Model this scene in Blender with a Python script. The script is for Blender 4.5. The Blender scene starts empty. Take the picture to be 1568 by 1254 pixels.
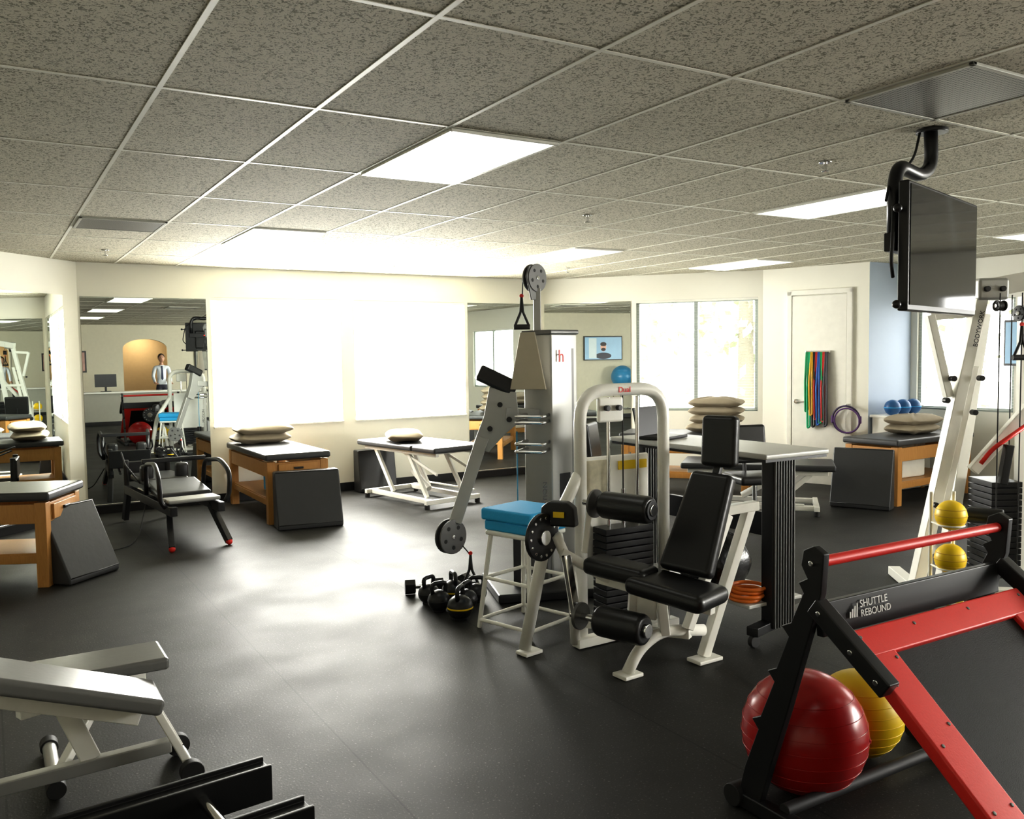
import bpy, bmesh, math, random
from mathutils import Vector, Matrix, Euler
random.seed(4)
S=bpy.context.scene
COL=S.collection
V=Vector
H=2.632
# ------------------------------------------------------------------ materials
_m={}
def mat(name,col,rough=.5,metal=0,var=.06,scale=12,bump=0,emis=0,spec=.5,coat=0):
    if name in _m: return _m[name]
    m=bpy.data.materials.new(name); m.use_nodes=True
    nt=m.node_tree; b=nt.nodes['Principled BSDF']
    tc=nt.nodes.new('ShaderNodeTexCoord'); nz=nt.nodes.new('ShaderNodeTexNoise')
    nz.inputs['Scale'].default_value=scale; nz.inputs['Detail'].default_value=4
    nt.links.new(tc.outputs['Object'],nz.inputs['Vector'])
    mx=nt.nodes.new('ShaderNodeMix'); mx.data_type='RGBA'
    mx.inputs[6].default_value=[c*(1-var) for c in col]+[1]
    mx.inputs[7].default_value=[min(1,c*(1+var)) for c in col]+[1]
    nt.links.new(nz.outputs['Fac'],mx.inputs[0]); nt.links.new(mx.outputs[2],b.inputs['Base Color'])
    b.inputs['Roughness'].default_value=rough; b.inputs['Metallic'].default_value=metal
    b.inputs['Specular IOR Level'].default_value=spec
    if coat: b.inputs['Coat Weight'].default_value=coat
    if bump:
        bp=nt.nodes.new('ShaderNodeBump'); bp.inputs['Strength'].default_value=bump; bp.inputs['Distance'].default_value=.01
        nt.links.new(nz.outputs['Fac'],bp.inputs['Height']); nt.links.new(bp.outputs[0],b.inputs['Normal'])
    if emis:
        b.inputs['Emission Color'].default_value=list(col)+[1]; b.inputs['Emission Strength'].default_value=emis
    _m[name]=m; return m
WHITE=mat('white_enamel',(.90,.89,.83),.3)
PAINT=mat('wall_paint',(.90,.89,.81),.6,var=.02,scale=3)
BLUEP=mat('pale_blue_paint',(.50,.58,.70),.6,var=.02,scale=3)
TANP=mat('tan_paint',(.50,.36,.2),.7)
BEIGE=mat('beige_paint',(.70,.66,.53),.7)
BLK=mat('black_vinyl',(.016,.016,.016),.34,bump=.05,scale=60)
BLKM=mat('black_metal',(.014,.014,.015),.35)
RUB=mat('black_rubber',(.02,.02,.02),.6)
GREYV=mat('charcoal_vinyl',(.05,.051,.053),.38,bump=.1,scale=20)
SILV=mat('silver_paint',(.40,.40,.38),.35,metal=.4)
DSILV=mat('dark_silver',(.16,.16,.155),.4,metal=.5)
CHR=mat('chrome',(.75,.75,.75),.12,metal=1)
PADG=mat('silver_grey_vinyl',(.18,.18,.175),.28,bump=.05,scale=30)
RED=mat('red_powdercoat',(.75,.03,.02),.4,bump=.06,scale=150)
REDB=mat('red_ball_rubber',(.45,.012,.012),.25)
YEL=mat('yellow_rubber',(.86,.60,.01),.4)
BLUE=mat('blue_foam',(.03,.42,.80),.55,bump=.2,scale=80)
BALLB=mat('blue_ball_rubber',(.06,.28,.5),.3)
GRN=mat('green_ball_rubber',(.08,.5,.22),.3)
DBLUE=mat('navy_ball_rubber',(.03,.12,.3),.35)
LIN=mat('pillow_linen',(.36,.31,.23),.8,bump=.2,scale=18)
MIR=mat('mirror_silver',(.80,.84,.81),.0,metal=1,var=.002)
TAN=mat('tan_panel',(.42,.38,.30),.35,metal=.4)
ORG=mat('orange_rubber',(.8,.2,.02),.4)
PUR=mat('purple_foam',(.14,.06,.22),.5)
SCR=mat('screen_glass_off',(.008,.008,.01),.06)
GLOW=mat('window_shade_backlit',(1,.99,.94),.9,emis=17,var=.01)
GLOW_FILL=mat('east_fill_glow',(1,.99,.95),.9,emis=20,var=.01)  # emissive fill for the added east windows
def wood():
    m=mat('oak_wood',(.50,.26,.08),.4)
    nt=m.node_tree; nz=[n for n in nt.nodes if n.type=='TEX_NOISE'][0]; nz.inputs['Scale'].default_value=6; nz.inputs['Distortion'].default_value=3
    mp=nt.nodes.new('ShaderNodeMapping'); mp.inputs['Scale'].default_value=(8,8,.8)
    tc=[n for n in nt.nodes if n.type=='TEX_COORD'][0]
    nt.links.new(tc.outputs['Object'],mp.inputs[0]); nt.links.new(mp.outputs[0],nz.inputs['Vector'])
    mx=[n for n in nt.nodes if n.type=='MIX'][0]
    mx.inputs[6].default_value=(.42,.19,.045,1); mx.inputs[7].default_value=(.62,.33,.10,1)
    return m
WOOD=wood()
def lampmat():
    m=bpy.data.materials.new('prismatic_diffuser'); m.use_nodes=True; nt=m.node_tree; b=nt.nodes['Principled BSDF']
    tc=nt.nodes.new('ShaderNodeTexCoord'); br=nt.nodes.new('ShaderNodeTexBrick')
    br.inputs['Scale'].default_value=5; br.inputs['Color1'].default_value=(1,1,.93,1); br.inputs['Color2'].default_value=(.66,.66,.60,1); br.inputs['Mortar'].default_value=(.28,.28,.25,1)
    br.inputs['Mortar Size'].default_value=.014
    nt.links.new(tc.outputs['Object'],br.inputs['Vector']); nt.links.new(br.outputs['Color'],b.inputs['Emission Color'])
    b.inputs['Base Color'].default_value=(.6,.6,.56,1)
    b.inputs['Emission Strength'].default_value=1.5
    return m
LAMP=lampmat()
def floormat():
    m=bpy.data.materials.new('rubber_floor'); m.use_nodes=True; nt=m.node_tree; b=nt.nodes['Principled BSDF']; L=nt.links
    tc=nt.nodes.new('ShaderNodeTexCoord')
    vo=nt.nodes.new('ShaderNodeTexNoise'); vo.inputs['Scale'].default_value=110; vo.inputs['Detail'].default_value=1
    cr=nt.nodes.new('ShaderNodeValToRGB'); cr.color_ramp.elements[0].position=.64; cr.color_ramp.elements[0].color=(.022,.0215,.019,1)
    cr.color_ramp.elements[1].position=.76; cr.color_ramp.elements[1].color=(.11,.105,.095,1)
    b.inputs['Specular IOR Level'].default_value=.36
    L.new(tc.outputs['Object'],vo.inputs[0]); L.new(vo.outputs['Fac'],cr.inputs[0])
    n2=nt.nodes.new('ShaderNodeTexNoise'); n2.inputs['Scale'].default_value=2.2; n2.inputs['Detail'].default_value=9
    L.new(tc.outputs['Object'],n2.inputs[0])
    mr=nt.nodes.new('ShaderNodeMapRange'); mr.inputs[1].default_value=.3; mr.inputs[2].default_value=.7; mr.inputs[3].default_value=.51; mr.inputs[4].default_value=.60
    L.new(n2.outputs['Fac'],mr.inputs[0]); L.new(mr.outputs[0],b.inputs['Roughness'])
    br=nt.nodes.new('ShaderNodeTexBrick'); br.inputs['Scale'].default_value=1; br.inputs['Brick Width'].default_value=9; br.inputs['Row Height'].default_value=1.22; br.inputs['Mortar Size'].default_value=.004
    br.offset=0
    mp=nt.nodes.new('ShaderNodeMapping'); mp.inputs['Rotation'].default_value=(0,0,math.radians(90))
    L.new(tc.outputs['Object'],mp.inputs[0]); L.new(mp.outputs[0],br.inputs[0])
    br.inputs['Color1'].default_value=br.inputs['Color2'].default_value=(1,1,1,1); br.inputs['Mortar'].default_value=(.35,.35,.35,1)
    mx=nt.nodes.new('ShaderNodeMix'); mx.data_type='RGBA'; mx.blend_type='MULTIPLY'; mx.inputs[0].default_value=1
    L.new(cr.outputs[0],mx.inputs[6]); L.new(br.outputs['Color'],mx.inputs[7]); L.new(mx.outputs[2],b.inputs['Base Color'])
    bp=nt.nodes.new('ShaderNodeBump'); bp.inputs['Strength'].default_value=.15; bp.inputs['Distance'].default_value=.004
    L.new(vo.outputs['Fac'],bp.inputs['Height']); L.new(bp.outputs[0],b.inputs['Normal'])
    return m
def tilemat():
    m=bpy.data.materials.new('acoustic_tile'); m.use_nodes=True; nt=m.node_tree; b=nt.nodes['Principled BSDF']; L=nt.links
    tc=nt.nodes.new('ShaderNodeTexCoord')
    n=nt.nodes.new('ShaderNodeTexNoise'); n.inputs['Scale'].default_value=70; n.inputs['Detail'].default_value=3; n.inputs['Distortion'].default_value=1.4
    L.new(tc.outputs['Object'],n.inputs[0])
    cr=nt.nodes.new('ShaderNodeValToRGB'); cr.color_ramp.elements[0].position=.40; cr.color_ramp.elements[0].color=(.18,.17,.115,1)
    cr.color_ramp.elements[1].position=.49; cr.color_ramp.elements[1].color=(.58,.55,.44,1)
    L.new(n.outputs['Fac'],cr.inputs[0]); L.new(cr.outputs[0],b.inputs['Base Color']); b.inputs['Roughness'].default_value=.85
    bp=nt.nodes.new('ShaderNodeBump'); bp.inputs['Strength'].default_value=.5; bp.inputs['Distance'].default_value=.006
    L.new(cr.outputs[0],bp.inputs['Height']); L.new(bp.outputs[0],b.inputs['Normal'])
    return m
def perfmat():
    m=bpy.data.materials.new('perforated_panel'); m.use_nodes=True; nt=m.node_tree; b=nt.nodes['Principled BSDF']; L=nt.links
    tc=nt.nodes.new('ShaderNodeTexCoord'); br=nt.nodes.new('ShaderNodeTexBrick'); br.offset=.5
    br.inputs['Scale'].default_value=60; br.inputs['Brick Width'].default_value=1; br.inputs['Row Height'].default_value=1; br.inputs['Mortar Size'].default_value=.22
    br.inputs['Color1'].default_value=br.inputs['Color2'].default_value=(.05,.05,.045,1); br.inputs['Mortar'].default_value=(.36,.35,.31,1)
    L.new(tc.outputs['Object'],br.inputs[0]); L.new(br.outputs['Color'],b.inputs['Base Color']); b.inputs['Roughness'].default_value=.4; b.inputs['Metallic'].default_value=.3
    return m
FLOOR=floormat(); TILE=tilemat(); PERF=perfmat()
# ------------------------------------------------------------------ geometry helpers
def grp(name,loc=(0,0,0),rz=0):
    e=bpy.data.objects.new(name,None); e.empty_display_size=.1; e.location=loc; e.rotation_euler=(0,0,math.radians(rz)); COL.objects.link(e); return e
def fin(g,n,bm,m,smooth=False,bev=0,seg=2,sub=0,mw=None):
    bmesh.ops.recalc_face_normals(bm,faces=bm.faces)
    me=bpy.data.meshes.new(n); bm.to_mesh(me); bm.free()
    for mm in (m if isinstance(m,list) else [m]): me.materials.append(mm)
    o=bpy.data.objects.new(n,me); COL.objects.link(o)
    if g is not None: o.parent=g
    if mw is not None: o.matrix_basis=mw
    if smooth:
        for p in me.polygons: p.use_smooth=True
    if bev:
        b=o.modifiers.new('bevel','BEVEL'); b.width=bev; b.segments=seg; b.limit_method='ANGLE'
        for p in me.polygons: p.use_smooth=True
        w=o.modifiers.new('wn','WEIGHTED_NORMAL')
    if sub:
        b=o.modifiers.new('sub','SUBSURF'); b.levels=b.render_levels=sub
    return o
def TR(c,rot): return Matrix.Translation(V(c))@Euler([math.radians(a) for a in rot],'XYZ').to_matrix().to_4x4()
def box(g,n,c,s,m,rot=(0,0,0),bev=.004,seg=2):
    bm=bmesh.new(); bmesh.ops.create_cube(bm,size=1); bmesh.ops.scale(bm,vec=V(s),verts=bm.verts)
    return fin(g,n,bm,m,bev=min(bev,min(s)*.45) if bev else 0,seg=seg,mw=TR(c,rot))
def pad(g,n,c,s,m,rot=(0,0,0),bev=.02): return box(g,n,c,s,m,rot,bev,4)
def orient(p0,p1,up=V((0,0,1))):
    d=(V(p1)-V(p0)); L=d.length; z=d.normalized()
    if abs(z.dot(up))>.98: up=V((1,0,0))
    x=up.cross(z).normalized(); y=z.cross(x)
    M=Matrix((x,y,z)).transposed().to_4x4(); M.translation=(V(p0)+V(p1))/2
    return M,L
def beam(g,n,p0,p1,w,h,m,bev=.005,up=V((0,0,1)),seg=2):
    M,L=orient(p0,p1,up); bm=bmesh.new(); bmesh.ops.create_cube(bm,size=1); bmesh.ops.scale(bm,vec=(w,h,L),verts=bm.verts)
    return fin(g,n,bm,m,bev=bev,seg=seg,mw=M)
def cyl(g,n,p0,p1,r,m,r2=None,seg=28,bev=0):
    M,L=orient(p0,p1); bm=bmesh.new()
    bmesh.ops.create_cone(bm,cap_ends=True,segments=seg,radius1=r,radius2=r if r2 is None else r2,depth=L)
    o=fin(g,n,bm,m,bev=bev or min(.003,r*.3),seg=2,mw=M); return o
def roller(g,n,p0,p1,r,m): return cyl(g,n,p0,p1,r,m,bev=r*.3)
def fillet(pts,rad,k=6,cyc=False):
    pts=[V(p) for p in pts]; out=[]; N=len(pts)
    for i,p in enumerate(pts):
        if not cyc and i in (0,N-1): out.append(p); continue
        a=pts[i-1]; b=pts[(i+1)%N]; da=a-p; db=b-p
        r=min(rad,da.length*.48,db.length*.48); A=p+da.normalized()*r; B=p+db.normalized()*r
        for j in range(k+1):
            t=j/k; out.append(A*(1-t)**2+p*2*t*(1-t)+B*t*t)
    return out
def tube(g,n,pts,r,m,rad=.05,cyc=False,seg=14,flat=1):
    P=fillet(pts,rad,cyc=cyc); N=len(P); bm=bmesh.new(); rings=[]
    t0=(P[1]-P[0]).normalized(); up=V((0,0,1)) if abs(t0.z)<.9 else V((1,0,0)); x=up.cross(t0).normalized()
    for i,p in enumerate(P):
        if cyc: t=(P[(i+1)%N]-P[i-1])
        else: t=(P[min(i+1,N-1)]-P[max(i-1,0)])
        t.normalize(); x=(x-t*x.dot(t)).normalized(); y=t.cross(x)
        rings.append([bm.verts.new(p+(x*math.cos(a)+y*math.sin(a)*flat)*r) for a in [2*math.pi*j/seg for j in range(seg)]])
    for i in range(N if cyc else N-1):
        A=rings[i]; B=rings[(i+1)%N]
        for j in range(seg): bm.faces.new((A[j],A[(j+1)%seg],B[(j+1)%seg],B[j]))
    if not cyc: bm.faces.new(rings[0][::-1]); bm.faces.new(rings[-1])
    return fin(g,n,bm,m,smooth=True)
def sph(g,n,c,r,m,sc=(1,1,1),seg=40,rot=(0,0,0)):
    bm=bmesh.new(); bmesh.ops.create_uvsphere(bm,u_segments=seg,v_segments=seg//2,radius=r); bmesh.ops.scale(bm,vec=sc,verts=bm.verts)
    return fin(g,n,bm,m,smooth=True,mw=TR(c,rot))
def torus(g,n,c,R,r,m,nrm=(0,0,1),seg=36):
    nrm=V(nrm).normalized(); M,_=orient(-nrm,nrm); pts=[M.to_3x3()@V((R*math.cos(a),R*math.sin(a),0))+V(c) for a in [2*math.pi*j/seg for j in range(seg)]]
    return _loop(g,n,pts,r,m)
def _loop(g,n,P,r,m,seg=12):
    bm=bmesh.new(); N=len(P); c=sum(P,V())/N; nn=(P[0]-c).cross(P[1]-c).normalized(); rings=[]
    for p in P:
        x=(p-c).normalized(); rings.append([bm.verts.new(p+(x*math.cos(a)+nn*math.sin(a))*r) for a in [2*math.pi*j/seg for j in range(seg)]])
    for i in range(N):
        A=rings[i];B=rings[(i+1)%N]
        for j in range(seg): bm.faces.new((A[j],A[(j+1)%seg],B[(j+1)%seg],B[j]))
    return fin(g,n,bm,m,smooth=True)
def prism(g,n,poly,o,u,v,th,m,bev=.004):
    """poly (a,b) in plane o+a*u+b*v, extruded by th along u x v (centred)"""
    u=V(u);v=V(v);w=u.cross(v).normalized(); o=V(o); bm=bmesh.new()
    A=[bm.verts.new(o+u*a+v*b-w*th/2) for a,b in poly]; B=[bm.verts.new(o+u*a+v*b+w*th/2) for a,b in poly]; N=len(A)
    bm.faces.new(A[::-1]); bm.faces.new(B)
    for i in range(N): bm.faces.new((A[i],A[(i+1)%N],B[(i+1)%N],B[i]))
    return fin(g,n,bm,m,bev=bev)
def pillow(g,n,c,s,m,rot=(0,0,0)):
    bm=bmesh.new()
    bmesh.ops.create_uvsphere(bm,u_segments=36,v_segments=18,radius=1)
    for v in bm.verts:
        x,y,z=v.co; r=math.hypot(x,y); a=math.atan2(y,x); e=.35
        cx=math.copysign(abs(math.cos(a))**e,math.cos(a)); cy=math.copysign(abs(math.sin(a))**e,math.sin(a))
        rr=r**.8; k=1-.35*(r**6)
        v.co=(cx*rr*s[0]/2,cy*rr*s[1]/2,z*s[2]/2*k+.006*math.sin(a*5+z*3))
    return fin(g,n,bm,m,smooth=True,mw=TR(c,rot))
# ------------------------------------------------------------------ room shell
def slab(n,z,m,up):
    bm=bmesh.new(); t=.1 if up else -.1
    out=[(-.35,9.07),(.8,10.22),(6.6,10.22),(8.5,7.92),(8.9,6.74),(9.82,6.74),(9.82,-8.6),(-2.32,-8.6),(-2.32,9.07)]
    A=[bm.verts.new((x,y,z)) for x,y in out]; B=[bm.verts.new((x,y,z+t)) for x,y in out]; N=len(A)
    bm.faces.new(A); bm.faces.new(B)
    for i in range(N): bm.faces.new((A[i],A[(i+1)%N],B[(i+1)%N],B[i]))
    return fin(None,n,bm,m)
slab('floor',0,FLOOR,False); slab('ceiling',H,TILE,True)
def wall(n,p0,p1,m,holes=(),T=.12,base=True):
    """p0->p1 with the room on the right-hand side; holes (s0,s1,z0,z1)"""
    p0=V((p0[0],p0[1],0)); p1=V((p1[0],p1[1],0)); d=(p1-p0); L=d.length; d.normalize(); out=V((-d.y,d.x,0))
    bm=bmesh.new()
    def blk(a,b,z0,z1):
        if b-a<.002 or z1-z0<.002: return
        q=[p0+d*a,p0+d*b,p0+d*b+out*T,p0+d*a+out*T]
        lo=[bm.verts.new((x.x,x.y,z0)) for x in q]; hi=[bm.verts.new((x.x,x.y,z1)) for x in q]
        bm.faces.new(lo[::-1]); bm.faces.new(hi)
        for i in range(4): bm.faces.new((lo[i],lo[(i+1)%4],hi[(i+1)%4],hi[i]))
    s=0
    for a,b,z0,z1 in sorted(holes):
        blk(s,a,0,H); blk(a,b,0,z0); blk(a,b,z1,H); s=b
    blk(s,L,0,H)
    fin(None,n,bm,m)
    if base:
        bb=bmesh.new(); q=[p0,p1,p1-out*.012,p0-out*.012]
        lo=[bb.verts.new((x.x,x.y,0.001)) for x in q]; hi=[bb.verts.new((x.x,x.y,.1)) for x in q]
        bb.faces.new(lo[::-1]); bb.faces.new(hi)
        for i in range(4): bb.faces.new((lo[i],lo[(i+1)%4],hi[(i+1)%4],hi[i]))
        fin(None,'baseboard_'+n[5:],bb,BLKM)
    return p0,d,out
wall('wall_left_corner',(-.3,8.95),(.85,10.1),PAINT)
wall('wall_north',(.85,10.1),(6.54,10.1),PAINT,[(2.18-.85,3.68-.85,.85,2.3),(3.85-.85,5.36-.85,.85,2.3)])
W2=wall('wall_northeast',(6.54,10.1),(8.4,7.85),PAINT,[(1.31,2.86,.86,2.30)])
W3=wall('wall_door_side',(8.4,7.85),(8.82,6.62),PAINT)
wall('wall_alcove',(8.82,6.62),(9.6,6.62),BLUEP)
wall('wall_east_short',(9.6,6.62),(9.7,5.3),PAINT,[(.08,1.2,.9,2.2)])
wall('wall_east',(9.7,5.3),(9.7,-7),PAINT,[(1.2,3.0,.9,2.2),(4.6,6.4,.85,2.3),(7.0,8.8,.85,2.3)])  # last two openings hold the added fill windows
wall('wall_west',(-2.2,-7),(-2.2,8.95),BEIGE)
wall('wall_northwest',(-2.2,8.95),(-.3,8.95),PAINT)
arc=[(3.4,0),(3.4,1.95)]+[(4.0-.6*math.cos(a),1.95+.28*math.sin(a)) for a in [math.pi*i/20 for i in range(1,20)]]+[(4.6,1.95),(4.6,0)]
prism(None,'wall_south',[(-2.2,0)]+arc+[(9.7,0),(9.7,H),(-2.2,H)],(0,-7.06,0),(1,0,0),(0,0,1),.12,BEIGE,bev=0)
box(None,'wall_hallway_back',(4,-8.5,H/2),(4.2,.1,H),TANP,bev=0)
box(None,'wall_hallway_side',(1.95,-7.8,H/2),(.1,1.3,H),TANP,bev=0)
box(None,'wall_hallway_side.001',(6.05,-7.8,H/2),(.1,1.3,H),TANP,bev=0)
bm=bmesh.new()
def bmbox(bm,x0,x1,y0,y1,z0,z1):
    vs=[bm.verts.new((x,y,z)) for z in (z0,z1) for x,y in ((x0,y0),(x1,y0),(x1,y1),(x0,y1))]
    bm.faces.new(vs[3::-1]); bm.faces.new(vs[4:])
    for i in range(4): bm.faces.new((vs[i],vs[(i+1)%4],vs[4+(i+1)%4],vs[4+i]))
X0,DX,Y0,DY=.6084,.61,2.4337,1.1212
def yrange(x):
    if x<-.3: return 8.95
    if x<.85: return 8.95+(x+.3)
    if x<6.54: return 10.1
    if x<8.4: return 10.1-(x-6.54)*1.2097
    if x<8.82: return 7.85-(x-8.4)*2.93
    return 6.6
for i in range(-4,15):
    x=X0+i*DX
    bmbox(bm,x-.010,x+.010,-7,yrange(x),H-.003,H+.001)
def xr(y):
    lo=-2.2 if y<8.95 else y-9.25
    hi=9.65 if y<6.62 else (8.82-(y-6.62)*.341 if y<7.85 else 8.4-(y-7.85)*.827)
    return lo,hi
for j in range(-8,7):
    y=Y0+j*DY; a,b=xr(y); bmbox(bm,a,b,y-.010,y+.010,H-.0026,H+.001)
fin(None,'ceiling_grid',bm,mat('grid_white',(.74,.73,.64),.5))
def troffer(i,j):
    x=X0+(i+.5)*DX; y=Y0+(j+.5)*DY; g=grp('ceiling_light',(x,y,H))
    box(g,'diffuser',(0,0,-.007),(DX-.05,DY-.05,.008),LAMP,bev=0)
    for k,(c,s) in enumerate((((-DX/2+.02,0,-.008),(.018,DY-.03,.012)),((DX/2-.02,0,-.008),(.018,DY-.03,.012)),((0,-DY/2+.02,-.008),(DX-.03,.018,.012)),((0,DY/2-.02,-.008),(DX-.03,.018,.012)))):
        box(g,'frame_%d'%k,c,s,WHITE,bev=.002)
for i,j in ((2,1),(7,1),(12,1),(2,4),(7,4),(11,4),(2,-2),(7,-2),(12,-2),(-3,-2),(2,-5),(7,-5),(12,-5),(-3,1),(-3,-5)): troffer(i,j)
def vent(name,x,y,w=.59,l=.545):
    g=grp(name,(x,y,H)); box(g,'panel',(0,0,-.008),(w-.03,l-.03,.006),PERF,bev=0)
    fm=mat('vent_frame',(.5,.5,.44),.5)
    for k,(c,s) in enumerate((((-w/2+.01,0,-.008),(.02,l,.012)),((w/2-.01,0,-.008),(.02,l,.012)),((0,-l/2+.01,-.008),(w,.02,.012)),((0,l/2-.01,-.008),(w,.02,.012)))): box(g,'frame_%d'%k,c,s,fm,bev=.002)
vent('air_return_vent',3.355,2.15); vent('air_return_vent',.915,7.2)
def sprinkler(x,y):
    g=grp('fire_sprinkler',(x,y,H)); cyl(g,'rosette',(0,0,-.008),(0,0,0),.035,CHR); cyl(g,'stem',(0,0,-.05),(0,0,-.005),.009,CHR); cyl(g,'deflector',(0,0,-.054),(0,0,-.05),.02,CHR)
for x,y in ((3.85,5.3),(3.95,3.25),(1.0,8.9),(4.0,9.2),(5.95,8.6)): sprinkler(x,y)
def window_shade(name,x0,x1,GL=GLOW):
    g=grp(name,((x0+x1)/2,10.1,0)); w=x1-x0
    box(g,'backlit_shade',(0,.05,1.575),(w,.01,1.45),GL,bev=0)
    box(g,'head_rail',(0,.03,2.28),(w,.05,.04),WHITE); box(g,'bottom_rail',(0,.035,.875),(w-.02,.02,.025),WHITE)
    box(g,'sill',(0,.03,.845),(w+.02,.1,.02),WHITE)
    cyl(g,'blind_wand',(-w/2+.12,.01,1.3),(-w/2+.12,.01,2.25),.005,WHITE)
    return g
window_shade('window_1',2.18,3.68); window_shade('window_2',3.85,5.36)
for nm,yy in (('fill_window_6',-.2),('fill_window_7',-2.6)):  # added glowing windows, out of view, to brighten camera-facing sides
    e=window_shade(nm,-.9,.9,GLOW_FILL); e.location=(9.7,yy,0); e.rotation_euler=(0,0,-math.pi/2)
def window_blind(name,p0,d,out,s0,s1,z0,z1,mull=True):
    c=p0+d*((s0+s1)/2); g=grp(name,c,math.degrees(math.atan2(d.y,d.x))); w=s1-s0
    fm=mat('window_frame_grey',(.42,.47,.45),.4)
    for n,c2,s in (('frame_l',(-w/2+.02,.06,(z0+z1)/2),(.04,.05,z1-z0)),('frame_r',(w/2-.02,.06,(z0+z1)/2),(.04,.05,z1-z0)),('frame_t',(0,.06,z1-.02),(w,.05,.04)),('frame_b',(0,.06,z0+.02),(w,.05,.04))): box(g,n,c2,s,fm)
    if mull: box(g,'mullion',(0,.05,(z0+z1)/2),(.05,.05,z1-z0),fm)
    bm=bmesh.new(); k=int((z1-z0)/.035)
    for i in range(k): bmbox(bm,-w/2+.01,w/2-.01,.012,.034,z0+.02+i*.035,z0+.0215+i*.035)
    fin(g,'blind_slats',bm,mat('blind_slat',(.8,.8,.76),.5))
    box(g,'head_rail',(0,.02,z1-.015),(w,.04,.03),WHITE)
window_blind('window_3',*W2,1.31,2.86,.86,2.30)
pe=V((9.6,6.62,0)); de=(V((9.7,5.3,0))-pe).normalized(); window_blind('window_4',pe,de,None,.08,1.2,.9,2.2,False)
window_blind('window_5',V((9.7,5.3,0)),V((0,-1,0)),None,1.2,3.0,.9,2.2)
def mirror(name,p0,p1,z0=.1,z1=2.28,split=1):
    p0=V((p0[0],p0[1],0));p1=V((p1[0],p1[1],0)); d=(p1-p0);L=d.length; g=grp(name,(p0+p1)/2,math.degrees(math.atan2(d.y,d.x)))
    for k in range(split): box(g,'pane_%d'%k,(-L/2+L*(k+.5)/split,-.006,(z0+z1)/2),(L/split-.004,.006,z1-z0),MIR,bev=0)
    box(g,'bottom_channel',(0,-.009,z0-.008),(L,.016,.02),CHR)
mirror('wall_mirror',(-.28,8.97),(.70,9.95)); mirror('wall_mirror',(.87,10.1),(2.13,10.1)); mirror('wall_mirror',(5.40,10.1),(6.50,10.1),.1,2.3)
d2=W2[1]; q=W2[0]; mirror('wall_mirror',(q+d2*.05)[:2],(q+d2*1.24)[:2],.1,2.3)
p,d,o=W3
g=grp('door_1',p+d*.72,math.degrees(math.atan2(d.y,d.x)))
box(g,'leaf',(0,-.012,1.14),(.66,.03,2.28),WHITE)
for n,c,s in (('jamb_l',(-.365,-.015,1.17),(.06,.04,2.34)),('jamb_r',(.365,-.015,1.17),(.06,.04,2.34)),('head',(0,-.015,2.32),(.79,.04,.06))): box(g,n,c,s,WHITE)
cyl(g,'lever_rose',(-.27,-.05,1.0),(-.27,-.02,1.0),.028,CHR); cyl(g,'lever',(-.27,-.055,1.0),(-.16,-.055,1.0),.009,CHR)
gb=grp('resistance_bands',p+d*.72,math.degrees(math.atan2(d.y,d.x)))
box(gb,'hook_rail',(.0,-.045,1.60),(.30,.03,.03),CHR)
bc=[(.02,.30,.12),(.02,.42,.2),(.70,.40,.03),(.02,.02,.02),(.45,.03,.03),(.03,.14,.5),(.02,.35,.12),(.6,.05,.04),(.1,.1,.12)]
for k,c in enumerate(bc):
    x=-.13+k*.029; L=.72+.2*abs(math.sin(k*1.7))
    tube(gb,'band_%d'%k,[(x,-.07,1.60),(x-.012,-.085-.01*(k%3),1.60-L*.5),(x-.005,-.09,1.60-L),(x+.025,-.09,1.60-L+.02),(x+.02,-.09,1.3),(x+.015,-.07,1.60)],.013,mat('latex_%d'%k,c,.5),rad=.03,seg=8)
gr=grp('pilates_ring',p+d*1.13,math.degrees(math.atan2(d.y,d.x)))
torus(gr,'hoop',(-.06,-.07,.80),.16,.011,mat('dark_purple',(.06,.04,.1),.5),(0,1,.1))
torus(gr,'hoop_inner',(-.04,-.105,.79),.145,.009,PUR,(0,1,.1)); box(gr,'grip_l',(-.22,-.07,.8),(.03,.04,.09),PUR,bev=.01); box(gr,'grip_r',(.10,-.07,.8),(.03,.04,.09),PUR,bev=.01)
box(gr,'hook',(-.06,-.04,.975),(.02,.07,.02),CHR)
# ------------------------------------------------------------------ outside
bm=bmesh.new(); bmbox(bm,-30,45,-30,60,-.4,-.12); fin(None,'ground_outside',bm,mat('outdoor_concrete',(.45,.45,.4),.9))
TRK=mat('tree_bark',(.20,.19,.15),.9,bump=.5); LEAF=mat('leaves',(.30,.34,.22),.7,var=.3)
for k,(x,y,h) in enumerate(((12.6,17.2,8),(16,15.5,9),(17.4,13.9,7),(19.5,15,9),(18.2,9.0,8))):
    g=grp('tree',(x,y,-.12)); cyl(g,'trunk',(0,0,0),(.1,.1,h*.6),.22,TRK,r2=.13)
    for b in range(5):
        a=b*1.3+k; cyl(g,'branch_%d'%b,(0.05,.05,h*.35+b*.2),(math.cos(a)*1.2,math.sin(a)*1.2,h*.6+b*.2),.06,TRK,r2=.03,seg=8)
    bm=bmesh.new()
    for t in range(500):
        c=V((random.gauss(0,1.1),random.gauss(0,1.1),h*.4+random.gauss(0,1.4))); r=random.uniform(.08,.2); q=Euler((random.random()*6,random.random()*6,0)).to_matrix()
        bm.faces.new([bm.verts.new(c+q@V(v)*r) for v in ((-1,0,0),(0,-.6,0),(1,0,0),(0,.6,0))])
    fin(g,'foliage',bm,LEAF)
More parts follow.
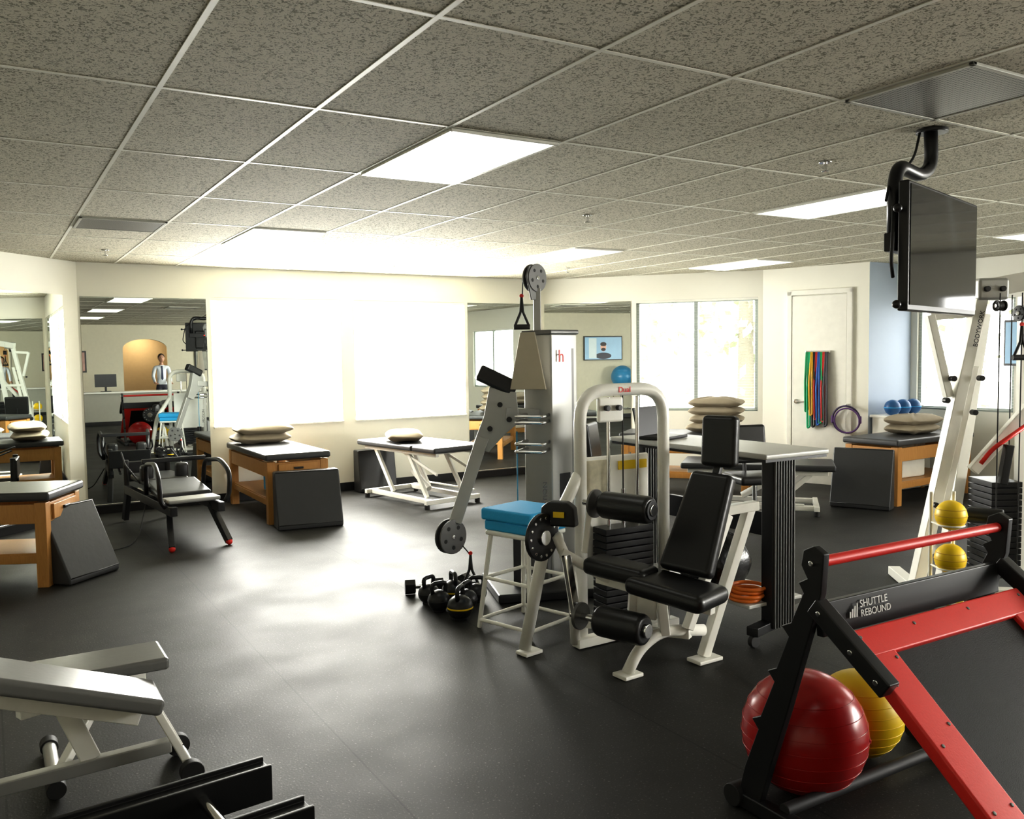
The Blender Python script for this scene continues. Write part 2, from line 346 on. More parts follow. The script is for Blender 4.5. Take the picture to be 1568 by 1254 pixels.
# ------------------------------------------------------------------ furniture
def treatment_table(loc,rz,L=1.7,W=.65,HT=.69,name='treatment_table'):
    g=grp(name,loc,rz)
    for k,(sx,sy) in enumerate(((-1,-1),(-1,1),(1,-1),(1,1))): box(g,'leg_%d'%k,(sx*(L/2-.07),sy*(W/2-.06),(HT-.08)/2),(.08,.08,HT-.08),WOOD)
    for sy in (-1,1): box(g,'apron_%d'%sy,(0,sy*(W/2-.04),HT-.16),(L-.2,.03,.14),WOOD)
    for sx in (-1,1): box(g,'end_apron_%d'%sx,(sx*(L/2-.05),0,HT-.16),(.03,W-.16,.14),WOOD)
    box(g,'drawer_front',(-L/2+.026,0,HT-.16),(.02,W-.26,.11),WOOD); box(g,'drawer_pull',(-L/2+.008,0,HT-.15),(.02,.09,.02),BLKM)
    for sy in (-1,1): box(g,'stretcher_%d'%sy,(0,sy*(W/2-.06),.2),(L-.2,.03,.06),WOOD)
    box(g,'shelf',(0,0,.235),(L-.2,W-.1,.02),WOOD)
    pad(g,'padded_top',(0,0,HT-.035),(L,W,.065),GREYV,bev=.02)
    return g
treatment_table((2.60,9.2,0),90,L=1.6)
treatment_table((-.28,7.63,0),154.5,L=1.7)
treatment_table((8.67,5.98,0),4,L=1.5)
treatment_table((7.05,7.75,0),-50.5,L=1.5)
def pillows(loc,rz,n,s=(.62,.4,.125),step=.095):
    g=grp('pillow_stack',loc,rz)
    for k in range(n): pillow(g,'pillow_%d'%k,(random.uniform(-.02,.02),random.uniform(-.02,.02),s[2]/2+k*step-.003),s,LIN,rot=(0,0,random.uniform(-6,6)))
pillows((2.58,9.65,.69),0,2); pillows((4.05,9.1,.665),70,1,(.6,.42,.13)); pillows((7.25,7.5,.69),-50,4); pillows((8.75,6.0,.69),4,2)
g=grp('storage_bin',(2.62,9.0,.245)); box(g,'bin',(0,0,.1),(.35,.3,.2),BLUE,bev=.02); box(g,'rim',(0,0,.2),(.38,.33,.02),BLUE)
g=grp('storage_bin',(8.5,5.98,.245)); box(g,'bin',(0,0,.1),(.4,.35,.2),WHITE,bev=.02); box(g,'rim',(0,0,.2),(.43,.38,.02),WHITE)
def wedge(p0,p1,depth,h,top=.05,m=GREYV,name='foam_wedge'):
    p0=V((*p0,0));p1=V((*p1,0)); d=(p1-p0); w=d.length; d.normalize(); g=grp(name,(p0+p1)/2,math.degrees(math.atan2(d.y,d.x)))
    prism(g,'wedge_body',[(0,0),(depth,0),(depth,h),(depth-top,h),(-.0,.05)],(0,0,0.003),(0,1,0),(0,0,1),w,m,bev=.014)
    tube(g,'seam',[(-w/2+.01,-.004,.05),(w/2-.01,-.004,.05)],.004,BLK)
    tube(g,'top_seam',[(-w/2+.01,depth-top,h),(w/2-.01,depth-top,h)],.004,BLK)
    return g
wedge((.46,6.95),(.83,7.30),.27,.54)
wedge((2.28,8.06),(2.89,7.98),.28,.53,.12)
wedge((3.76,9.78),(4.24,9.80),.2,.5,.14,BLK)
wedge((7.44,6.04),(7.68,5.50),.2,.6)
def hilo(loc,rz,L,W,HT):
    g=grp('height_adjustable_table',loc,rz)
    pad(g,'top_pad_head',(-L*.36,0,HT-.03),(L*.27,W,.06),GREYV,bev=.02); pad(g,'top_pad_body',(L*.14,0,HT-.03),(L*.71,W,.06),GREYV,bev=.02)
    for sy in (-1,1):
        beam(g,'upper_rail_%d'%sy,(-L*.45,sy*W*.38,HT-.085),(L*.45,sy*W*.38,HT-.085),.04,.04,WHITE)
        beam(g,'base_rail_%d'%sy,(-L*.38,sy*W*.38,.07),(L*.38,sy*W*.38,.07),.05,.05,WHITE)
        beam(g,'lift_arm_a_%d'%sy,(-L*.3,sy*W*.34,.1),(-L*.08,sy*W*.34,HT-.1),.035,.05,WHITE)
        beam(g,'lift_arm_b_%d'%sy,(L*.12,sy*W*.34,.1),(L*.34,sy*W*.34,HT-.1),.035,.05,WHITE)
        beam(g,'brace_%d'%sy,(-L*.02,sy*W*.34,HT-.1),(-L*.42,sy*W*.34,HT*.55),.02,.03,WHITE)
    for k,x in enumerate((-L*.38,L*.38)):
        beam(g,'base_cross_%d'%k,(x,-W*.5,.07),(x,W*.5,.07),.05,.05,WHITE)
        for sy in (-1,1): cyl(g,'foot_%d_%d'%(k,sy),(x,sy*W*.47,0),(x,sy*W*.47,.05),.028,RUB)
    cyl(g,'motor',(-L*.1,0,.14),(L*.1,0,.32),.035,WHITE)
    beam(g,'foot_bar',(-L*.3,-W*.55,.12),(L*.3,-W*.55,.12),.02,.02,WHITE)
    for k in range(4): beam(g,'cross_%d'%k,(-L*.3+k*L*.2,-W*.38,HT-.09),(-L*.3+k*L*.2,W*.38,HT-.09),.03,.03,WHITE)
hilo((4.16,8.95,0),100,1.55,.72,.66); hilo((6.72,6.35,0),-48,1.5,.62,.5)
# leg glider machine
g=grp('exercise_glider_machine',(1.52,7.72,0),5)
for sx in (-.2,.2):
    beam(g,'rail_%.1f'%sx,(sx,.05,.33),(sx,1.75,.33),.06,.08,BLKM)
    beam(g,'front_leg_%.1f'%sx,(sx*.9,.3,.33),(sx*1.2,0,.03),.05,.06,BLKM); sph(g,'front_foot_%.1f'%sx,(sx*1.2,0,.028),.028,RED)
    beam(g,'rear_leg_%.1f'%sx,(sx,1.7,.33),(sx*1.1,1.78,.02),.05,.06,BLKM)
    tube(g,'hand_loop_%.1f'%sx,[(sx*1.25,.12,.36),(sx*1.45,.12,.42),(sx*1.5,.1,.62),(sx*1.4,.3,.72),(sx*1.3,.7,.68),(sx*1.25,.75,.4)],.02,BLKM,rad=.09)
    box(g,'shoulder_block_%.1f'%sx,(sx*.8,1.1,.55),(.12,.1,.16),BLK,bev=.03)
    tube(g,'rope_%.1f'%sx,[(sx,1.2,.45),(sx*1.3,1.5,.6),(sx*1.2,1.75,.7)],.008,RUB)
beam(g,'head_bar',(-.28,.75,.7),(.28,.75,.7),.04,.04,BLKM)
for k in range(5): box(g,'slat_%d'%k,(0,.14+k*.045,.40),(.44,.032,.035),SILV,bev=.01)
pad(g,'carriage_pad',(0,.66,.44),(.46,.52,.07),BLK,rot=(8,0,0),bev=.025)
pad(g,'back_pad',(0,1.3,.47),(.4,.6,.07),BLK,bev=.025)
for x in (-.2,.2): cyl(g,'tower_%.1f'%x,(x,1.75,.33),(x,1.75,.62),.025,BLKM)
box(g,'foot_plate',(0,1.77,.5),(.44,.04,.2),BLKM,bev=.01)
for k in range(3): cyl(g,'spring_%d'%k,(-.1+.1*k,.95,.33),(-.1+.1*k,1.7,.33),.014,CHR)
tube(g,'power_cord',[(-.25,.8,.3),(-.4,.5,.012),(-.7,.3,.012),(-.6,.9,.012),(-.5,1.6,.012)],.006,RUB,rad=.15,seg=8)
# ------------------------------------------------------------------ cable column
RZ=-30.96
def camframe(name,z0): return grp(name,(.5145*z0,.8575*z0,0),RZ)
def text(g,n,s,c,size,rot,m,ext=.001):
    cu=bpy.data.curves.new(n,'FONT'); cu.body=s; cu.size=size; cu.extrude=ext; ob=bpy.data.objects.new(n+'_c',cu); COL.objects.link(ob)
    bpy.context.view_layer.update(); me=bpy.data.meshes.new_from_object(ob.evaluated_get(bpy.context.evaluated_depsgraph_get())); bpy.data.objects.remove(ob)
    me.materials.append(m); o=bpy.data.objects.new(n,me); COL.objects.link(o); o.parent=g; o.matrix_basis=TR(c,rot); return o
g=camframe('cable_column_machine',6.0)
ca=.265
box(g,'column',(ca,.0,.93),(.25,.27,1.64),SILV,rot=(0,0,42),bev=.012)
box(g,'column_cap',(ca,0,1.76),(.27,.29,.03),DSILV,rot=(0,0,42),bev=.008)
box(g,'column_slot',(ca+.148,-.045,1.15),(.02,.006,1.0),DSILV,rot=(0,0,42),bev=0)
box(g,'column_lower_slot',(ca+.088,-.102,.66),(.1,.006,.3),BLKM,rot=(0,0,42),bev=0)
prism(g,'tapered_cover',[(-.05,.19),(.05,.19),(.125,-.19),(-.125,-.19)],(.11,-.17,1.57),(.95,-.31,0),(0,0,1),.02,TAN)
beam(g,'mast',(ca-.085,0,1.7),(ca-.085,0,2.06),.05,.05,SILV)
def pulley(g,n,c,r,nrm,m=DSILV):
    c=V(c);nn=V(nrm).normalized()
    cyl(g,n+'_cheek_a',c-nn*.03,c-nn*.018,r,m); cyl(g,n+'_cheek_b',c+nn*.018,c+nn*.03,r,m); cyl(g,n+'_sheave',c-nn*.014,c+nn*.014,r*.8,RUB); cyl(g,n+'_axle',c-nn*.036,c+nn*.036,.014,CHR)
    x=nn.cross(V((0,0,1))).normalized(); y=nn.cross(x)
    for k in range(5):
        a=k*2*math.pi/5+.3; q=c+(x*math.cos(a)+y*math.sin(a))*r*.62; cyl(g,n+'_hole_%d'%k,q-nn*.032,q+nn*.032,r*.13,RUB,seg=12)
pulley(g,'top_pulley',(.165,0,2.13),.095,(.75,-.66,0)); prism(g,'pulley_bracket',[(-.04,0),(.04,0),(.09,.16),(.06,.23),(-.06,.23),(-.09,.16)],(.165,-.025,1.98),(.66,.75,0),(0,0,1),.012,DSILV)
def handle(g,n,c,L=.0):
    x,y,z=c
    tube(g,n+'_strap',[(x,y,z+.2),(x-.008,y,z+.1),(x-.05,y,z),(x+.05,y,z),(x+.008,y,z+.1),(x,y,z+.2)],.009,RUB,rad=.01,seg=8)
    cyl(g,n+'_grip',(x-.055,y,z),(x+.055,y,z),.018,RUB); cyl(g,n+'_ring',(x,y-.004,z+.21),(x,y+.004,z+.21),.014,RED)
tube(g,'top_cable',[(.085,-.02,2.12),(.08,-.02,2.0)],.004,RUB); handle(g,'top_handle',(.075,-.02,1.8))
pad(g,'arm_pad',(-.10,-.1,1.44),(.28,.1,.11),BLK,rot=(0,26,10),bev=.02)
prism(g,'arm_bracket',[(-.15,1.40),(.03,1.36),(.05,1.16),(-.05,1.08),(-.16,.96),(-.27,1.0),(-.19,1.2)],(0,-.1,0),(1,0,0),(0,0,1),.07,SILV)
for k,(a,h) in enumerate(((-.08,1.28),(-.02,1.18),(-.15,1.12))): cyl(g,'bolt_%d'%k,(a,-.15,h),(a,-.1,h),.018,BLKM)
beam(g,'arm_bar',(-.20,-.12,1.06),(-.39,-.2,.5),.085,.06,SILV,up=V((0,1,0)))
beam(g,'arm_link',(.2,-.05,1.2),(-.05,-.1,1.22),.09,.08,SILV)
pulley(g,'arm_pulley',(-.42,-.22,.41),.115,(.7,-.7,0)); tube(g,'arm_cable',[(-.34,-.24,.35),(-.30,-.24,.3)],.004,RUB); handle(g,'arm_handle',(-.29,-.24,.09))
tube(g,'cable_long',[(.03,-.16,1.1),(.03,-.16,.15)],.005,mat('blue_cable',(.05,.25,.4),.5))
for k,h in enumerate((1.21,1.17,1.03,.98)):
    tube(g,'prong_%d'%k,[(.1,-.1,h),(.02,-.32,h),(.2,-.36,h),(.25,-.14,h)],.012,CHR,rad=.02,seg=8)
box(g,'lower_housing',(ca-.03,0,.35),(.28,.28,.5),DSILV,rot=(0,0,42),bev=.01)
box(g,'base_plate',(.2,-.05,.035),(.75,.62,.06),BLKM,rot=(0,0,12),bev=.01)
beam(g,'base_post',(.02,-.15,.06),(.02,-.15,.5),.05,.05,BLKM)
text(g,'logo_mark','h',(ca+.045,-.163,1.56),.12,(90,0,42),RED)
text(g,'column_lettering','MOTION',(ca-.04,-.245,.55),.055,(90,-90,42),RUB)
# ------------------------------------------------------------------ stool with blue steps
g=grp('step_stool',(.8575*.07+.5145*5.13,-.5145*.07+.8575*5.13,0),RZ+48)
for k,(sx,sy) in enumerate(((-1,-1),(1,-1),(1,1),(-1,1))):
    cyl(g,'leg_%d'%k,(sx*.145,sy*.145,.56),(sx*.2,sy*.2,0),.014,WHITE)
c=[(-.2,-.2),(.2,-.2),(.2,.2),(-.2,.2)]
for hgt,s in ((.05,.99),(.3,.86)):
    for k in range(4):
        a=c[k];b=c[(k+1)%4]; cyl(g,'rung_%d_%.2f'%(k,hgt),(a[0]*s,a[1]*s,hgt),(b[0]*s,b[1]*s,hgt),.011,WHITE)
box(g,'seat_board',(0,0,.57),(.34,.34,.03),WHITE,bev=.01)
pad(g,'blue_step_lower',(0,0,.615),(.33,.36,.06),BLUE,bev=.012); pad(g,'blue_step_upper',(.0,0,.68),(.36,.39,.07),BLUE,bev=.015)
# ------------------------------------------------------------------ leg machine
Z0=4.6
g=camframe('leg_extension_machine',Z0)
Dv=V((.75,-.66,0)); Bv=V((.66,.75,0))
al=V((.369,.17,0)); ar=V((.872,.45,0))
def z(p,h): return (p[0],p[1],h)
tube(g,'arch_frame',[z(al,.03),z(al,1.41),z(ar,1.41),z(ar,.03)],.035,WHITE,rad=.17,seg=18)
beam(g,'arch_foot',V((.33,.11,.03)),V((.95,.5,.03)),.07,.05,WHITE)
mid=(al+ar)/2; dn=(ar-al).normalized(); an=math.degrees(math.atan2(dn.y,dn.x))
box(g,'crown_plate',z(al+dn*.2,1.3),(.17,.03,.14),WHITE,rot=(0,0,an),bev=.02)
for k in (-.04,.04): cyl(g,'plate_bolt_%.2f'%k,z(al+dn*(.2+k)+V((.3,-.5,0))*.03,1.31),z(al+dn*(.2+k)+V((.3,-.5,0))*.075,1.31),.016,BLKM)
text(g,'lettering','Dual',z(mid+V((-.03,-.058,0)),1.395),.045,(90,0,an),RED)
for k in range(14): box(g,'weight_%d'%k,z(mid+V((.0,.0,0)),.13+k*.038),(.33,.13,.034),BLKM,rot=(0,0,an),bev=.004)
for k in (-.1,.1): cyl(g,'guide_rod_%.1f'%k,z(mid+dn*k,.05),z(mid+dn*k,1.37),.011,CHR)
cyl(g,'lift_cable',z(mid,.6),z(mid,1.4),.004,RUB); cyl(g,'lift_stem',z(mid,.6),z(mid,.85),.012,CHR)
nb=V((-dn.y,dn.x,0))
box(g,'rear_shroud',z(mid+nb*.1,.72),(.5,.02,.62),WHITE,rot=(0,0,an),bev=.01)
box(g,'instruction_chart',z(mid+nb*.085-dn*.13,.88),(.17,.008,.26),mat('chart_beige',(.6,.56,.42),.5,var=.3,scale=30),rot=(0,0,an),bev=0)
box(g,'warning_label',z(mid+nb*.085+dn*.13,.97),(.2,.008,.05),YEL,rot=(0,0,an),bev=0)
camc=V((.147,-.08,.66))
tube(g,'front_leg',[(.05,.03,.03),(.17,.06,.62),(.28,.12,.80),(.36,.17,.95)],.034,WHITE,rad=.12)
beam(g,'front_foot',(.03,.0,.012),(.12,.08,.012),.09,.02,WHITE); beam(g,'rear_foot',(.33,.14,.012),(.42,.2,.012),.09,.02,WHITE)
tube(g,'mid_leg',[(.33,.12,.03),(.31,.05,.45),(.22,-.02,.66)],.028,WHITE,rad=.1)
cyl(g,'cam_disc',camc-Dv*.012,camc+Dv*.012,.125,BLKM,seg=40); cyl(g,'cam_hub',camc-Dv*.05,camc+Dv*.03,.04,CHR)
for k in range(14):
    a=k*2*math.pi/14; q=camc+(Bv*math.cos(a)+V((0,0,1))*math.sin(a))*.1
    cyl(g,'cam_hole_%d'%k,q-Dv*.014,q+Dv*.014,.009,CHR,seg=10)
prism(g,'pivot_housing',[(-.1,-.05),(.1,-.05),(.09,.05),(.05,.08),(-.05,.08),(-.09,.05)],(.24,-.03,.76),(.92,-.4,0),(0,0,1),.07,BLKM,bev=.012)
box(g,'housing_label',(.235,-.075,.775),(.06,.006,.03),YEL,rot=(0,0,-23),bev=0)
pv=V((.25,-.05,.57))
cyl(g,'main_shaft',pv,V((.50,-.05,.425)),.028,WHITE)
ur0=V((.46,-.09,.83)); roller(g,'upper_roller',ur0,ur0+Dv*.3,.07,BLK); cyl(g,'upper_roller_cap',ur0+Dv*.3,ur0+Dv*.315,.03,CHR); cyl(g,'upper_roller_cap_ring',ur0+Dv*.298,ur0+Dv*.308,.05,BLKM)
cyl(g,'upper_axle',ur0-Dv*.12,ur0,.016,CHR); cyl(g,'upper_adjust_disc',ur0-Dv*.05,ur0-Dv*.035,.075,DSILV); beam(g,'upper_arm',ur0-Dv*.08,pv+V((.12,.0,.0)),.05,.03,WHITE)
lr0=V((.42,-.25,.27)); roller(g,'lower_roller',lr0,lr0+Dv*.28,.078,BLK); cyl(g,'lower_roller_cap',lr0+Dv*.28,lr0+Dv*.3,.035,CHR)
cyl(g,'lower_axle',lr0-Dv*.17,lr0,.018,CHR); cyl(g,'lower_adjust_disc',lr0-Dv*.12,lr0-Dv*.1,.07,DSILV); beam(g,'lower_arm',lr0-Dv*.14,pv+V((.02,-.05,0)),.045,.03,CHR)
sp=V((.42,-.02,.50))
an2=math.degrees(math.atan2(Dv.y,Dv.x))
pad(g,'thigh_pad',sp+Dv*.17+V((0,0,-.005)),(.38,.18,.09),BLK,rot=(0,3,an2),bev=.035)
pad(g,'seat_pad',sp+Dv*.50-V((0,0,.055)),(.44,.30,.09),BLK,rot=(0,5,an2),bev=.04)
beam(g,'seat_rail',sp-V((0,0,.08))+Bv*.04,sp+Bv*.04+Dv*.68-V((0,0,.13)),.05,.05,WHITE)
bb=V((.86,-.25,.50)); bt=V((1.045,-.08,.98))
M,L=orient(bb,bt,Dv)
bm=bmesh.new(); bmesh.ops.create_cube(bm,size=1)
for v in bm.verts: v.co=V((v.co.x*.08,v.co.y*(.30 if v.co.z<0 else .24),v.co.z*L))
fin(g,'back_pad',bm,BLK,bev=.03,seg=4,mw=M)
pad(g,'head_pad',(1.085,-.04,1.145),(.2,.07,.27),BLK,rot=(-4,0,an2),bev=.028)
beam(g,'back_support',bb+Bv*.06,V((1.14,0.02,1.2)),.04,.03,BLKM)
beam(g,'slant_leg',(.985,-.09,.02),(1.26,.04,.78),.055,.05,WHITE); beam(g,'slant_leg_b',(.88,-.2,.2),(1.12,-.05,.76),.05,.045,WHITE)
beam(g,'top_handle_bar',(1.06,-.05,.775),(1.3,.05,.79),.055,.05,WHITE); beam(g,'slant_foot',(.92,-.15,.012),(1.06,-.06,.012),.1,.02,WHITE)
tube(g,'curved_foot',[(.555,-.32,.02),(.62,-.28,.13),(.74,-.22,.2),(.98,-.12,.17)],.03,WHITE,rad=.12); beam(g,'curved_foot_plate',(.51,-.35,.012),(.61,-.28,.012),.1,.02,WHITE)
beam(g,'seat_post',(.76,-.22,.18),(.74,-.2,.42),.07,.05,WHITE); beam(g,'seat_post_b',(.60,-.12,.18),(.62,-.12,.45),.06,.04,WHITE)
beam(g,'lower_beam',(.36,.14,.14),(.9,-.18,.17),.05,.05,WHITE); box(g,'gusset',(.66,-.16,.33),(.16,.02,.16),WHITE,rot=(0,0,an2),bev=.01)
# ------------------------------------------------------------------ workstation table
g=grp('adjustable_work_table',(3.77,3.94,0))
box(g,'top',(.0,0,1.05),(.5,1.35,.03),mat('laminate_grey',(.55,.55,.52),.35),bev=.008)
box(g,'edge',(0,0,1.03),(.48,1.33,.02),BLKM,bev=0)
for k,y in enumerate((-.55,.55)):
    box(g,'column_%d'%k,(-.02,y,.55),(.17,.09,.95),BLKM,bev=.01)
    for j in range(8): box(g,'flute_%d_%d'%(k,j),(-.093+j*.021,y-.048,.55),(.008,.012,.94),DSILV,bev=.002)
    beam(g,'foot_%d'%k,(-.26,y-.04,.09),(.36,y+.12,.09),.07,.05,BLKM)
    for x,yy in ((-.24,-.035),(.33,.11)):
        cyl(g,'caster_%d_%.2f'%(k,x),(x,y+yy-.015,.035),(x,y+yy+.015,.035),.034,RUB); cyl(g,'caster_stem_%d_%.2f'%(k,x),(x,y+yy,.035),(x,y+yy,.1),.01,BLKM)
box(g,'cross_panel',(.12,0,.6),(.03,1.0,.14),BLKM)
box(g,'lower_tray',(-.03,0,.21),(.42,1.1,.02),mat('laminate_grey',(.5,.5,.5)))
g=grp('trash_bag',(3.64,3.78,.222)); pillow(g,'bag',(0,0,.16),(.34,.36,.36),mat('black_plastic',(.012,.012,.012),.25,bump=1,scale=9)); cyl(g,'knot',(0,0,.27),(0.02,0,.37),.03,BLK,r2=.05)
g=grp('resistance_tube_bundle',(3.60,3.49,.222))
for k in range(4): torus(g,'coil_%d'%k,(.0+.01*k,0,.012+.02*k),.08+.01*(k%2),.011,ORG)
g=grp('laptop',(3.7,4.3,1.066),20); box(g,'base',(0,0,.01),(.3,.2,.018),BLKM); box(g,'lid',(0,.11,.1),(.3,.012,.2),BLKM,rot=(-12,0,0))
# ------------------------------------------------------------------ kettlebells
def kb(x,y,r,h=0):
    g=grp('kettlebell',(x,y,h)); sph(g,'bell',(0,0,r*.95),r,BLKM,sc=(1,1,.95)); cyl(g,'foot',(0,0,0),(0,0,.02),r*.6,BLKM); cyl(g,'ring',(0,0,r*.95-.006),(0,0,r*.95+.006),r*1.01,YEL if r>.077 else BLKM)
    a=random.random()*3; c,s=math.cos(a)*r*.75,math.sin(a)*r*.75
    tube(g,'handle',[(-c*.8,-s*.8,r*1.5),(-c,-s,r*2.5),(c,s,r*2.5),(c*.8,s*.8,r*1.5)],.014,BLKM,rad=.04)
for x,y,r in ((2.40,4.93,.072),(2.43,4.70,.08),(2.56,4.86,.07),(2.57,5.06,.078),(2.42,5.12,.07),(2.70,4.98,.065)): kb(x,y,r)
def db(x,y,a,r=.05):
    g=grp('dumbbell',(x,y,r),a); cyl(g,'grip',(-.07,0,0),(.07,0,0),.015,CHR)
    for s in (-1,1): cyl(g,'head_%d'%s,(s*.06,0,0),(s*.13,0,0),r,BLKM,seg=6)
db(2.72,5.30,30); db(2.50,5.36,-20)
# ------------------------------------------------------------------ hanging TV
g=grp('ceiling_mounted_tv',(3.82,2.49,0),15.8)
box(g,'bezel',(0,0,2.05),(.96,.045,.55),BLKM,bev=.008); box(g,'screen',(0,-.024,2.055),(.925,.004,.51),SCR,bev=0)
box(g,'rear_housing',(0,.045,2.0),(.6,.06,.34),BLKM,bev=.02)
cyl(g,'ceiling_plate',(0.02,.05,H-.02),(0.02,.05,H-.003),.07,BLKM)
tube(g,'pole',[(.0,.05,H-.01),(.02,.05,2.46),(-.10,.06,2.40),(-.32,.08,2.42),(-.37,.08,2.32),(-.36,.08,2.1)],.03,BLKM,rad=.06,seg=16)
box(g,'mount_bracket',(-.2,.085,2.08),(.4,.05,.08),BLKM)
tube(g,'cable',[(-.02,.09,H-.01),(-.06,.1,2.5),(-.12,.12,2.44),(-.36,.1,2.35),(-.46,.08,2.25)],.006,RUB,rad=.08,seg=8)
tube(g,'cable_loop',[(-.48,.04,2.22),(-.52,.03,2.05),(-.53,.03,1.98),(-.48,.04,1.92)],.008,RUB,rad=.05,seg=8)
for k,h in enumerate((2.2,1.8)): tube(g,'camera_arm_%d'%k,[(-.48,.02,h),(-.54,-.0,h)],.009,RUB); sph(g,'camera_%d'%k,(-.545,0,h),.018,BLKM)
# ------------------------------------------------------------------ right white multi-station
g=camframe('cable_multi_gym',5.7)
beam(g,'post_front',(2.64,0,.02),(3.05,0,2.02),.075,.09,WHITE,up=V((0,1,0))); beam(g,'post_rear',(3.0,.35,.02),(3.24,.35,1.85),.075,.09,WHITE,up=V((0,1,0)))
beam(g,'post_front_b',(2.83,.05,.5),(3.03,.05,1.5),.05,.05,WHITE,up=V((0,1,0)))
beam(g,'y_brace',(2.71,0,1.83),(2.84,0,1.30),.05,.06,WHITE,up=V((0,1,0))); beam(g,'y_brace_b',(2.71,0,1.82),(3.0,0,1.84),.05,.05,WHITE)
beam(g,'top_beam',(2.98,.05,1.98),(3.9,-.1,2.14),.1,.12,WHITE); box(g,'top_bracket',(3.09,.0,1.99),(.2,.14,.14),SILV,bev=.02)
for k,a in enumerate((3.04,3.14)): cyl(g,'bracket_bolt_%d'%k,(a,-.09,1.99),(a,-.06,1.99),.018,BLKM)
beam(g,'cross_low',(2.69,0,.28),(3.03,.35,.28),.06,.06,WHITE); beam(g,'cross_mid',(2.86,0,1.1),(3.12,.35,1.1),.05,.05,WHITE)
beam(g,'base_front',(2.5,-.02,.035),(3.9,-.25,.035),.08,.06,WHITE); beam(g,'base_side',(2.61,-.3,.035),(2.72,.5,.035),.08,.06,WHITE)
beam(g,'outer_post',(3.60,-.15,.03),(3.50,-.05,2.05),.08,.09,WHITE,up=V((0,1,0)))
for k,(a,b) in enumerate(((3.11,-.1),(3.24,-.12),(3.30,.1))): cyl(g,'cable_%d'%k,(a,b,.2),(a,b,1.96),.004,RUB)
pulley(g,'pulley_a',(3.24,-.12,1.83),.05,(1,.2,0),BLKM); handle(g,'handle_a',(3.24,-.12,1.55)); pulley(g,'pulley_b',(3.11,-.1,1.88),.035,(1,.2,0),BLKM)
tube(g,'red_lever',[(2.98,-.15,.88),(3.05,-.15,.97),(3.25,-.17,1.12)],.014,RED,rad=.05); beam(g,'black_lever',(3.1,-.18,.75),(3.14,-.18,1.0),.05,.05,BLKM)
roller(g,'knee_roller',(2.88,-.18,.56),(3.05,-.3,.56),.05,BLK); cyl(g,'knee_axle',(2.8,-.1,.56),(2.88,-.18,.56),.014,CHR)
beam(g,'diag_beam',(3.5,-.1,1.45),(2.98,-.05,.82),.07,.05,WHITE,up=V((0,1,0)))
beam(g,'weight_frame',(3.38,.1,.05),(3.38,.1,1.95),.06,.06,WHITE)
for k in range(16): box(g,'plate_%d'%k,(3.22,.12,.12+k*.04),(.2,.3,.036),BLKM,bev=.003)
for k,(a,h) in enumerate(((2.80,1.28),(2.84,1.42),(3.02,1.42),(2.74,.6),(2.98,1.2))): cyl(g,'collar_%d'%k,(a,-.08,h),(a,-.03,h),.018,BLKM)
text(g,'lettering','BODYWORK',(2.99,-.06,1.62),.04,(90,-79,0),RUB)
g=camframe('medicine_ball_rack',5.45)
for a in (2.62,2.76): cyl(g,'upright_%.2f'%a,(a,.0,.02),(a,.0,.72),.012,WHITE)
beam(g,'rack_base',(2.58,0,.015),(2.80,0,.015),.2,.025,WHITE)
for k,h in enumerate((.115,.32,.59)):
    sph(g,'medicine_ball_%d'%k,(2.69,-.11,h),.092,YEL)
    for j in range(3): torus(g,'ball_seam_%d_%d'%(k,j),(2.69,-.11,h+(j-1)*.04),math.sqrt(.0925**2-((j-1)*.04)**2),.002,mat('yellow_seam',(.6,.34,.02),.5))
    torus(g,'cradle_%d'%k,(2.69,-.11,h-.06),.075,.006,WHITE)
    for a in (2.62,2.76): cyl(g,'cradle_arm_%d_%.2f'%(k,a),(a,0,h-.06),(a,-.08,h-.06),.006,WHITE)
# ------------------------------------------------------------------ exercise balls
def exball(n,x,y,r,m,h=None):
    g=grp(n,(x,y,0 if h is None else h)); sph(g,'ball',(0,0,r),r,m,seg=64)
    for k in range(-3,4):
        zz=k*r*.22; torus(g,'groove_%d'%k,(0,0,r+zz),math.sqrt(r*r-zz*zz)+.0002,.0016,m,seg=64)
    cyl(g,'valve',(r*.55,-r*.83,r),(r*.56,-r*.85,r),.008,m); return g
exball('exercise_ball',2.51,2.14,.223,REDB); exball('exercise_ball',2.92,2.22,.17,YEL)
